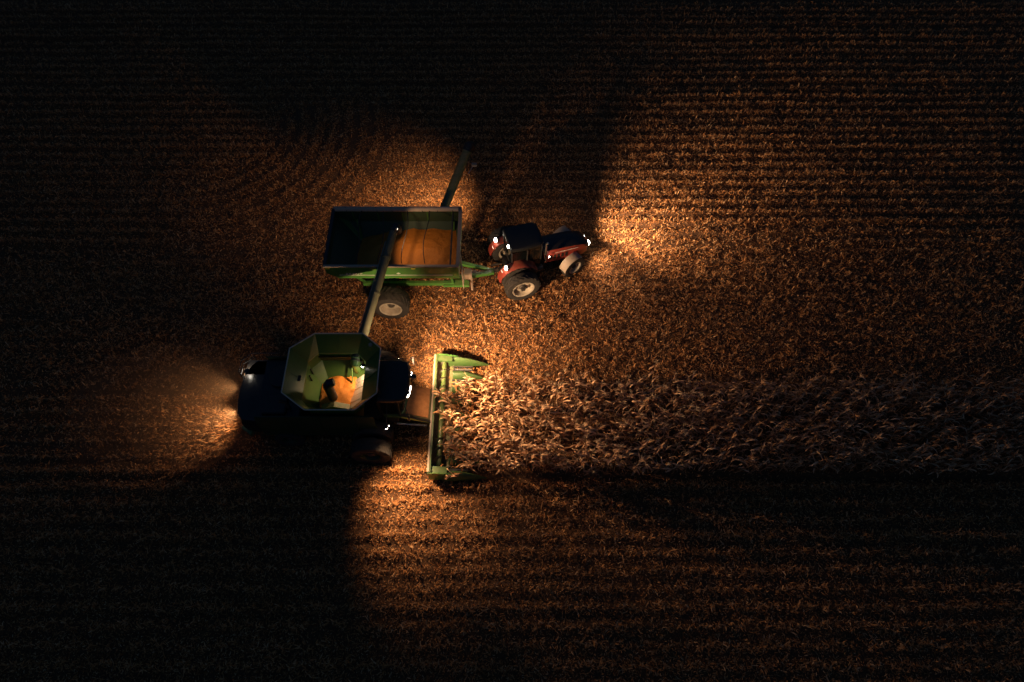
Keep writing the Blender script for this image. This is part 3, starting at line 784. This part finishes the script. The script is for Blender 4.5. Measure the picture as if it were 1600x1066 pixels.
heap('corn_grain', -1.75, X1-.05, -YH+.03, YH-.03, cart_z, 90, 'grain', 'golden heap of corn kernels filling the open grain cart', (GO[0], GO[1], 0), hop)
def tank_z(x, y):
    d = np.hypot((x+1.25)*.9, (y-.25)*1.1)
    return 2.34-.24*d-.16*np.clip(x+1.1, 0, 1)+.16*(vnoise(x, y, 43, .45)-.5)+.05*(vnoise(x, y, 46, .14)-.5)
heap('corn_grain', -2.45, -.35, -.9, 1.1, tank_z, 40, 'grain', 'golden corn kernels at the bottom of the combine grain tank', (CO[0], CO[1], 0))

# ------------------------------------------------------------------ tractor
T = thing('tractor', 'red tractor with black cab and dual rear wheels, headlights on, pulling the grain cart', 'tractor', (.07, 22.47, 0), R(17))
MB().box(-.55, 1.3, -.35, .35, .75, 1.35).build('transmission', 'blackpaint', T, .04)
MB().box(1.3, 3.8, -.24, .24, .75, 1.15).build('front_frame', 'blackpaint', T, .03)
MB().beam((0, -1.9, .98), (0, 1.9, .98), .22, .22).build('rear_axle', 'dark_steel', T, .02)
MB().beam((3.15, -.95, .72), (3.15, .95, .72), .2, .2).build('front_axle', 'dark_steel', T, .02)
# hood: black top shell over red sides, rounded nose
def hood_ring(x, w, zt, zb, k=1.0):
    return [(x, -w, zb), (x, -w, zt-.26), (x, -w*.86, zt-.08), (x, -w*.5, zt), (x, w*.5, zt), (x, w*.86, zt-.08), (x, w, zt-.26), (x, w, zb)]
MB().loft([hood_ring(1.55, .58, 2.10, 1.1), hood_ring(2.4, .59, 2.06, 1.05), hood_ring(3.3, .57, 1.98, 1.0), hood_ring(3.85, .52, 1.84, .98), hood_ring(4.12, .40, 1.66, 1.0), hood_ring(4.22, .22, 1.45, 1.1)]).build('engine_hood', 'red', T)
MB().loft([[(x, -w*.88, z-.085), (x, -w*.5, z+.012), (x, w*.5, z+.012), (x, w*.88, z-.085), (x, w*.80, z-.12), (x, -w*.80, z-.12)] for x, w, z in ((1.5, .60, 2.12), (2.4, .61, 2.08), (3.3, .59, 2.00), (3.85, .54, 1.86), (4.10, .43, 1.69))]).build('hood_top', 'blackpaint', T)
for s in (-1, 1):
    for k in range(5):
        x = 1.9+k*.22
        MB().box(x, x+.13, s*.588-.012, s*.588+.012, 1.28, 1.62).build('side_grille', 'black', T)
    MB().box(2.2, 3.5, s*.592-.006, s*.592+.006, 1.74, 1.78).build('hood_stripe', 'white', T)
MB().box(4.18, 4.25, -.20, .20, 1.08, 1.42).build('nose_grille', 'black', T)
MB().box(3.85, 4.24, -.30, .30, .62, 1.00).build('front_weights', 'blackpaint', T, .04)
# cab
rf = [(-.36, .74), (.2, .82), (1.25, .80), (1.45, .62), (1.48, 0), (1.45, -.62), (1.25, -.80), (.2, -.82), (-.36, -.74)]
cxm = .5
MB().loft([[(cxm+(x-cxm)*k, y*k, z) for x, y in rf] for z, k in ((2.88, .95), (2.94, 1.0), (3.06, 1.0), (3.12, .93), (3.14, .78))]).build('cab_roof', 'roof', T)
MB().loft([[(-.28, .70, 1.65), (1.30, .66, 1.65), (1.30, -.66, 1.65), (-.28, -.70, 1.65)], [(-.30, .74, 2.88), (1.36, .70, 2.88), (1.36, -.70, 2.88), (-.30, -.74, 2.88)]], caps=False).build('cab_glass', 'glass', T)
for x, y in ((-.30, .74), (-.30, -.74), (.55, .79), (.55, -.79), (1.36, .70), (1.36, -.70)):
    MB().beam((x*.97, y*.97, 1.3), (x, y, 2.92), .075, .075).build('cab_pillar', 'black', T)
MB().box(-.3, 1.3, -.70, .70, 1.25, 1.68).build('cab_floor', 'blackpaint', T, .03)
MB().box(.05, .5, -.26, .26, 1.68, 2.3).build('operator_seat', 'black', T, .06)
MB().tube([(1.12, 0, 1.68), (1.0, 0, 2.12)], .04, 8).build('steering_column', 'black', T)
MB().tube([(1.30, .52, 3.1), (1.36, .60, 3.75)], .01, 5).build('antenna', 'black', T)
MB().tube([(1.62, -.64, 1.3), (1.62, -.64, 2.0), (1.62, -.64, 2.75), (1.70, -.66, 2.88)], .06, 12).build('exhaust_stack', 'chrome', T)
for s in (-1, 1):
    a = MB().tube([(1.3, .78*s, 2.75), (1.42, 1.18*s, 2.7), (1.42, 1.18*s, 2.5)], .018, 6).build('mirror_arm', 'black', T)
    MB().box(1.39, 1.45, 1.18*s-.1, 1.18*s+.1, 2.15, 2.52).build('mirror', 'black', a, .02)
    st = MB()
    for k in range(4): st.box(.85, 1.25, (.72+.05*k)*s-.1, (.72+.05*k)*s+.1, 1.2-.25*k, 1.23-.25*k)
    st.beam((.85, .72*s, 1.25), (.85, .92*s, .4), .03, .03); st.beam((1.25, .72*s, 1.25), (1.25, .92*s, .4), .03, .03)
    st.build('cab_steps', 'blackpaint', T)
    MB().lathe([(.0, -.45), (.24, -.43), (.27, -.35), (.27, .35), (.24, .43), (0, .45)], (1.05, .62*s, .82), (1, 0, 0), 14).build('fuel_tank', 'blackpaint', T)
    # rear fender: curved sheet over the inner wheel
    rings = []
    for ang in np.linspace(R(28), R(172), 14):
        rr = 1.13
        c, z = math.cos(ang)*rr, .98+math.sin(ang)*rr*.98
        c2, z2 = math.cos(ang)*(rr-.03), .98+math.sin(ang)*(rr-.03)*.98
        rings.append([(c, .70*s, z), (c, 1.10*s, z), (c*.99, 1.20*s, z-.05), (c2, 1.10*s, z2-.02), (c2, .70*s, z2-.02)])
    MB().loft(rings).build('rear_fender', 'red', T)
    MB().box(-.92, -.80, .84*s-.10, .84*s+.10, 1.58, 1.66).build('tail_light', 'amber', T)
    for yv in (.98, 1.64):
        wheel(T, (0, s*yv, .98), .98, .50, .60, s, 22, rim='rim', name='rear_wheel', dish=.17)
    st_ = R(20)
    wheel(T, (3.15, s*.95, .72), .72, .46, .40, s, 18, steer=st_, rim='rim', name='front_wheel', dish=.12)
    rings = []
    for ang in np.linspace(R(62), R(168), 12):
        q = []
        for rr, yy in ((.80, -.25), (.80, .25), (.775, .25), (.775, -.25)):
            p = Vector((math.cos(ang)*rr, yy, math.sin(ang)*rr))
            p.rotate(Quaternion((0, 0, 1), st_))
            q.append((3.15+p.x, s*.95+p.y, .72+p.z))
        rings.append(q)
    MB().loft(rings).build('front_fender', 'pale', T)
# three-point hitch
for s in (-1, 1):
    MB().beam((-.4, .35*s, .75), (-1.15, .42*s, .62), .07, .1).build('lift_arm', 'dark_steel', T)
MB().beam((-.4, 0, .6), (-1.2, .0, .55), .1, .06).build('drawbar', 'dark_steel', T)
# tractor lamps
lamp(T, (4.16, .26, 1.46), (1, .30, -.02), 5400, 94, 1.0, 'headlight', .06, col=COOL, off=.12, soft=.2)
lamp(T, (4.17, -.26, 1.52), (1, -.04, -.03), 3600, 84, 1.0, 'headlight', .155, lens='lens_hot', col=COOL, off=.12, soft=.2)
lamp(T, (4.22, -.10, 1.30), (.8, -.75, -.50), 420, 130, 1.0, 'headlight', .05, col=COOL, off=.22, soft=.15)  # flood added low on the nose to light the near ground
for s in (-1, 1):
    lamp(T, (-.66, s*.98, 2.04), (-.95, .0, .12), 25, 130, .8, 'fender_light', .135, lens='lens_hot', col=COOL)
lamp(T, (-.38, -.40, 3.05), (-1, -.1, .25), 0, 100, .6, 'roof_light', .085, lens='lens_hot')
lamp(T, (1.74, -.80, 1.86), (.80, -.35, -.35), 35, 90, .6, 'side_light', .06, lens='lens_hot', col=COOL, off=.03, soft=.03)
lamp(T, (1.44, .62, 3.0), (.35, .90, -.62), 150, 110, 1.0, 'roof_light', .05, col=COOL)  # added roof flood, spills light north of the tractor

# ------------------------------------------------------------------ standing corn
def leaf_mesh(seed):
    r = random.Random(seed)
    L = r.uniform(.46, .74); w = r.uniform(.052, .085); el = R(r.uniform(35, 70)); fold = r.uniform(.3, .6); n = 7
    ds = L/n; x = z = 0; vs = []; yaw = 0; rollv = r.uniform(-.5, .5)
    for i in range(n+1):
        t = i/n
        ww = w*(math.sin(math.pi*min(1, .22+t*.78))**.7)*(1 if t < .98 else .1)
        yy = yaw*x
        ro = rollv*t*2
        cx, sn = math.cos(ro), math.sin(ro)
        nz = (-math.sin(el), math.cos(el))
        up = ww*.22
        vs += [(x-nz[0]*0+nz[0]*(up-sn*ww*.5)*1, yy-cx*ww*.5, z+nz[1]*(up-sn*ww*.5)), (x, yy, z), (x+nz[0]*(up+sn*ww*.5), yy+cx*ww*.5, z+nz[1]*(up+sn*ww*.5))]
        x += math.cos(el)*ds; z += math.sin(el)*ds
        el -= r.uniform(.12, .34)
        if abs(t-fold) < .5/n: el -= r.uniform(.3, 1.1)
        el = max(el, R(-85)); yaw += r.uniform(-.1, .1)
    fs = []
    for i in range(n):
        for k in (0, 1): fs.append((i*3+k, i*3+k+1, i*3+k+4, i*3+k+3))
    return vs, fs
LEAVES = [leaf_mesh(100+i) for i in range(10)]
def tassel_mesh(seed):
    r = random.Random(seed); m = MB()
    for k in range(6):
        a = r.uniform(0, 6.28); t = r.uniform(.2, .8); L = r.uniform(.16, .26)
        p = Vector((0, 0, .02*k)); q = p+Vector((math.cos(a)*math.sin(t)*L*.6, math.sin(a)*math.sin(t)*L*.6, math.cos(t)*L*.8)); e = q+Vector((math.cos(a)*.08, math.sin(a)*.08, -.03))
        m.tube([p, q, e], [.006, .008, .004], 4, False)
    return m.v, m.f
TAS = [tassel_mesh(i) for i in range(3)]
def ear_mesh():
    m = MB(); m.lathe([(.006, -.02), (.03, .02), (.036, .10), (.028, .18), (.008, .26)], (0, 0, 0), (.75, 0, -.55), 8); return m.v, m.f
EAR = ear_mesh()
def stalk_mesh(h, seed):
    r = random.Random(seed); m = MB()
    bx, by = r.uniform(-.06, .06), r.uniform(-.06, .06)
    m.tube([(bx*math.sin(t*2.2), by*math.sin(t*2.2), h*t) for t in (0, .25, .5, .75, 1)], [.016, .015, .013, .010, .006], 6); return m.v, m.f
def spec(seed):
    """list of (kind, variant, (x,y,z), rotz, tilt, scale)"""
    r = random.Random(seed); h = r.uniform(1.85, 2.25); out = []
    nl = r.randint(8, 10); base = r.uniform(0, 6.28)
    for k in range(nl):
        t = .25+.72*(k/(nl-1))**.8
        out.append(('leaf', r.randrange(10), (0, 0, h*t), (0 if r.random() < .85 else base)+k*math.pi+r.uniform(-.65, .65), r.uniform(-.25, .2), r.uniform(.8, 1.15)*(1.0 if t < .85 else .75)))
    out.append(('tassel', r.randrange(3), (0, 0, h-.01), r.uniform(0, 6.28), 0, 1))
    out.append(('ear', 0, (.015, 0, h*.48), base+1.2, 0, 1.0))
    return h, out
SPECS = [spec(500+i) for i in range(8)]
STALKS = [stalk_mesh(SPECS[i][0], 700+i) for i in range(8)]
def pm(name, vf, m):
    me = bpy.data.meshes.new(name); me.from_pydata(vf[0], [], vf[1]); me.materials.append(M[m]); me.shade_smooth(); return me
leaf_me = [pm('leaf', l, 'leaf') for l in LEAVES]
tas_me = [pm('tassel', t, 'husk') for t in TAS]
ear_me = pm('ear', EAR, 'husk')
stalk_me = [pm('stalk', s, 'stalk') for s in STALKS]
rowname = ['the uncut row nearest the bottom edge of the picture', 'the second uncut row up from the strip\'s bottom edge', 'the third uncut row up from the strip\'s bottom edge',
           'the third uncut row down from the strip\'s top edge', 'the second uncut row down from the strip\'s top edge', 'the topmost uncut row, on the tractor side']
plants = []
rr = random.Random(77)
for k in range(6):
    yy = Y0+k*ROW
    x = -2.75+rr.uniform(0, .1)
    while x < 27.5:
        if rr.random() > .07:
            lean = max(0, 1-(x+2.75)/1.1)
            plants.append((x, yy+rr.gauss(0, .05), k, rr.choice((0, math.pi))+rr.uniform(-.4, .4), rr.gauss(0, .10)-.25*lean, rr.gauss(0, .12), rr.uniform(.80, 1.12), rr.randrange(8)))
        x += rr.uniform(.16, .27)
plants.sort(key=lambda p: p[0])
near, rest = plants[:300], plants[300:]
def tmat(p):
    x, y, k, rz, tx, ty, s, v = p
    z = float(gh(np.array([x]), np.array([y]))[0])-.02
    return (x, y, z), (ty, tx, rz), s
for p in near:
    loc, rot, s = tmat(p); h, sp = SPECS[p[7]]
    o = thing('corn_plant', 'dry tan corn plant standing in '+rowname[p[2]], 'corn plant', loc, 0, 'dry corn plants standing ahead of the header')
    o.rotation_mode = 'ZYX'
    # lean in world axes, then spin
    q = Matrix.Rotation(rot[1], 3, 'Y') @ Matrix.Rotation(rot[0], 3, 'X') @ Matrix.Rotation(rot[2], 3, 'Z')
    o.rotation_mode = 'XYZ'; o.rotation_euler = q.to_euler('XYZ'); o.scale = (s, s, s)
    c = bpy.data.objects.new('stalk', stalk_me[p[7]]); COL.objects.link(c); c.parent = o
    for kind, v, l, rz, tl, sc_ in sp:
        d = leaf_me[v] if kind == 'leaf' else tas_me[v] if kind == 'tassel' else ear_me
        c = bpy.data.objects.new(kind, d); COL.objects.link(c); c.parent = o
        c.location = l; c.rotation_euler = (0, tl, rz); c.scale = (sc_, sc_, sc_)
# the rest of the strip, far from the header, as one mass
VV, QQ, TT = [], [], []; off = 0
for p in rest:
    loc, rot, s = tmat(p); h, sp = SPECS[p[7]]
    base = Matrix.Translation(loc) @ (Matrix.Rotation(rot[1], 4, 'Y') @ Matrix.Rotation(rot[0], 4, 'X') @ Matrix.Rotation(rot[2], 4, 'Z')) @ Matrix.Scale(s, 4)
    items = [(STALKS[p[7]], Matrix.Identity(4))]
    for kind, v, l, rz, tl, sc_ in sp:
        vf = LEAVES[v] if kind == 'leaf' else TAS[v] if kind == 'tassel' else EAR
        if kind == 'ear': continue
        items.append((vf, Matrix.Translation(l) @ Matrix.Rotation(rz, 4, 'Z') @ Matrix.Rotation(tl, 4, 'Y') @ Matrix.Scale(sc_, 4)))
    for (vs, fs), m in items:
        A = np.array(base @ m); v = np.array(vs); v = v @ A[:3, :3].T+A[:3, 3]
        q = np.array([f for f in fs if len(f) == 4]); VV.append(v); QQ.append(q+off); off += len(v)
        TT.append(np.full(len(v), rr.random()))
me = bpy.data.meshes.new('standing_corn'); np_mesh(me, np.concatenate(VV), np.concatenate(QQ), np.concatenate(TT)); me.materials.append(M['leafmass'])
o = bpy.data.objects.new('standing_corn', me); COL.objects.link(o)
tag(o, 'uncut dry corn strip fading into the dark at the right', 'corn', 'stuff')

# torn leaves and stalks lying in the header trough, bits of plant thrown about
def loose(name, n, gen, label, cat, seed, matn='residue'):
    r = random.Random(seed); VV, QQ, TT = [], [], []; off = 0
    for i in range(n):
        loc, eul, s = gen(r)
        vs, fs = LEAVES[r.randrange(10)]
        from mathutils import Euler
        A = np.array(Matrix.Translation(loc) @ Euler(eul).to_matrix().to_4x4() @ Matrix.Scale(s, 4))
        v = np.array(vs) @ A[:3, :3].T+A[:3, 3]
        VV.append(v); QQ.append(np.array(fs)+off); off += len(v); TT.append(np.full(len(v), r.random()))
    me = bpy.data.meshes.new(name); np_mesh(me, np.concatenate(VV), np.concatenate(QQ), np.concatenate(TT)); me.materials.append(M[matn])
    o = bpy.data.objects.new(name, me); COL.objects.link(o); tag(o, label, cat, 'stuff'); return o
def g_head(r):
    y = CO[1]+HC-2.7+r.random()**.9*4.4
    return (CO[0]+3.2+1.5*r.random()**.55, y, r.uniform(.40, .8)), (r.uniform(-.4, .4), r.uniform(-.2, .9), r.uniform(0, 6.28)), r.uniform(.4, .8)
loose('loose_corn_leaves', 420, g_head, 'torn corn leaves and husks piled in the header between its dividers', 'corn leaves', 3)
def g_spray(r):
    t = r.random()**.8*5.0; a = math.pi+r.uniform(-.2, .85)
    return (CO[0]-6.0+math.cos(a)*t, CO[1]-.3+math.sin(a)*t, max(.08, .75-t*.09-r.random()*.4)), (r.uniform(-.3, .3), r.uniform(-.1, .5), a+r.uniform(-.12, .12)), r.uniform(.2, .65)
loose('flying_chaff', 700, g_spray, 'chopped straw spraying out behind the combine', 'chaff', 4)

# dust hanging behind the combine and over the header
dm = bpy.data.materials.new('harvest_dust'); dm.use_nodes = True
dn = dm.node_tree.nodes; dn.remove(dn['Principled BSDF'])
pv = dn.new('ShaderNodeVolumePrincipled'); pv.inputs['Color'].default_value = (.72, .46, .27, 1); pv.inputs['Density'].default_value = .045
pv.inputs['Anisotropy'].default_value = .25
dm.node_tree.links.new(pv.outputs[0], dn['Material Output'].inputs['Volume'])
def dust(c, rad, label, dens):
    prof = [(math.sin(a), -math.cos(a)) for a in np.linspace(0, math.pi, 14)]
    m = MB().lathe([(max(r_, 0), z_) for r_, z_ in prof], (0, 0, 0), (0, 0, 1), 24)
    m.v = [(x*rad[0], y*rad[1], z*rad[2]) for x, y, z in m.v]
    dmx = dm.copy(); dmx.node_tree.nodes['Principled Volume'].inputs['Density'].default_value = dens
    o = m.build('dust_cloud', dmx); o.location = c
    tag(o, label, 'dust', 'stuff')
dust((-16.8, 13.9, .9), (5.0, 3.6, 1.6), 'wide thin dust trail settling over the stubble behind the combine', .08)
dust((-15.3, 13.6, 1.0), (3.4, 3.0, 1.5), 'denser dust cloud blown out at the rear of the combine', .10)
dust((-3.6, 13.6, 1.3), (1.0, 2.8, 1.0), 'thin dust hanging over the corn header', .04)
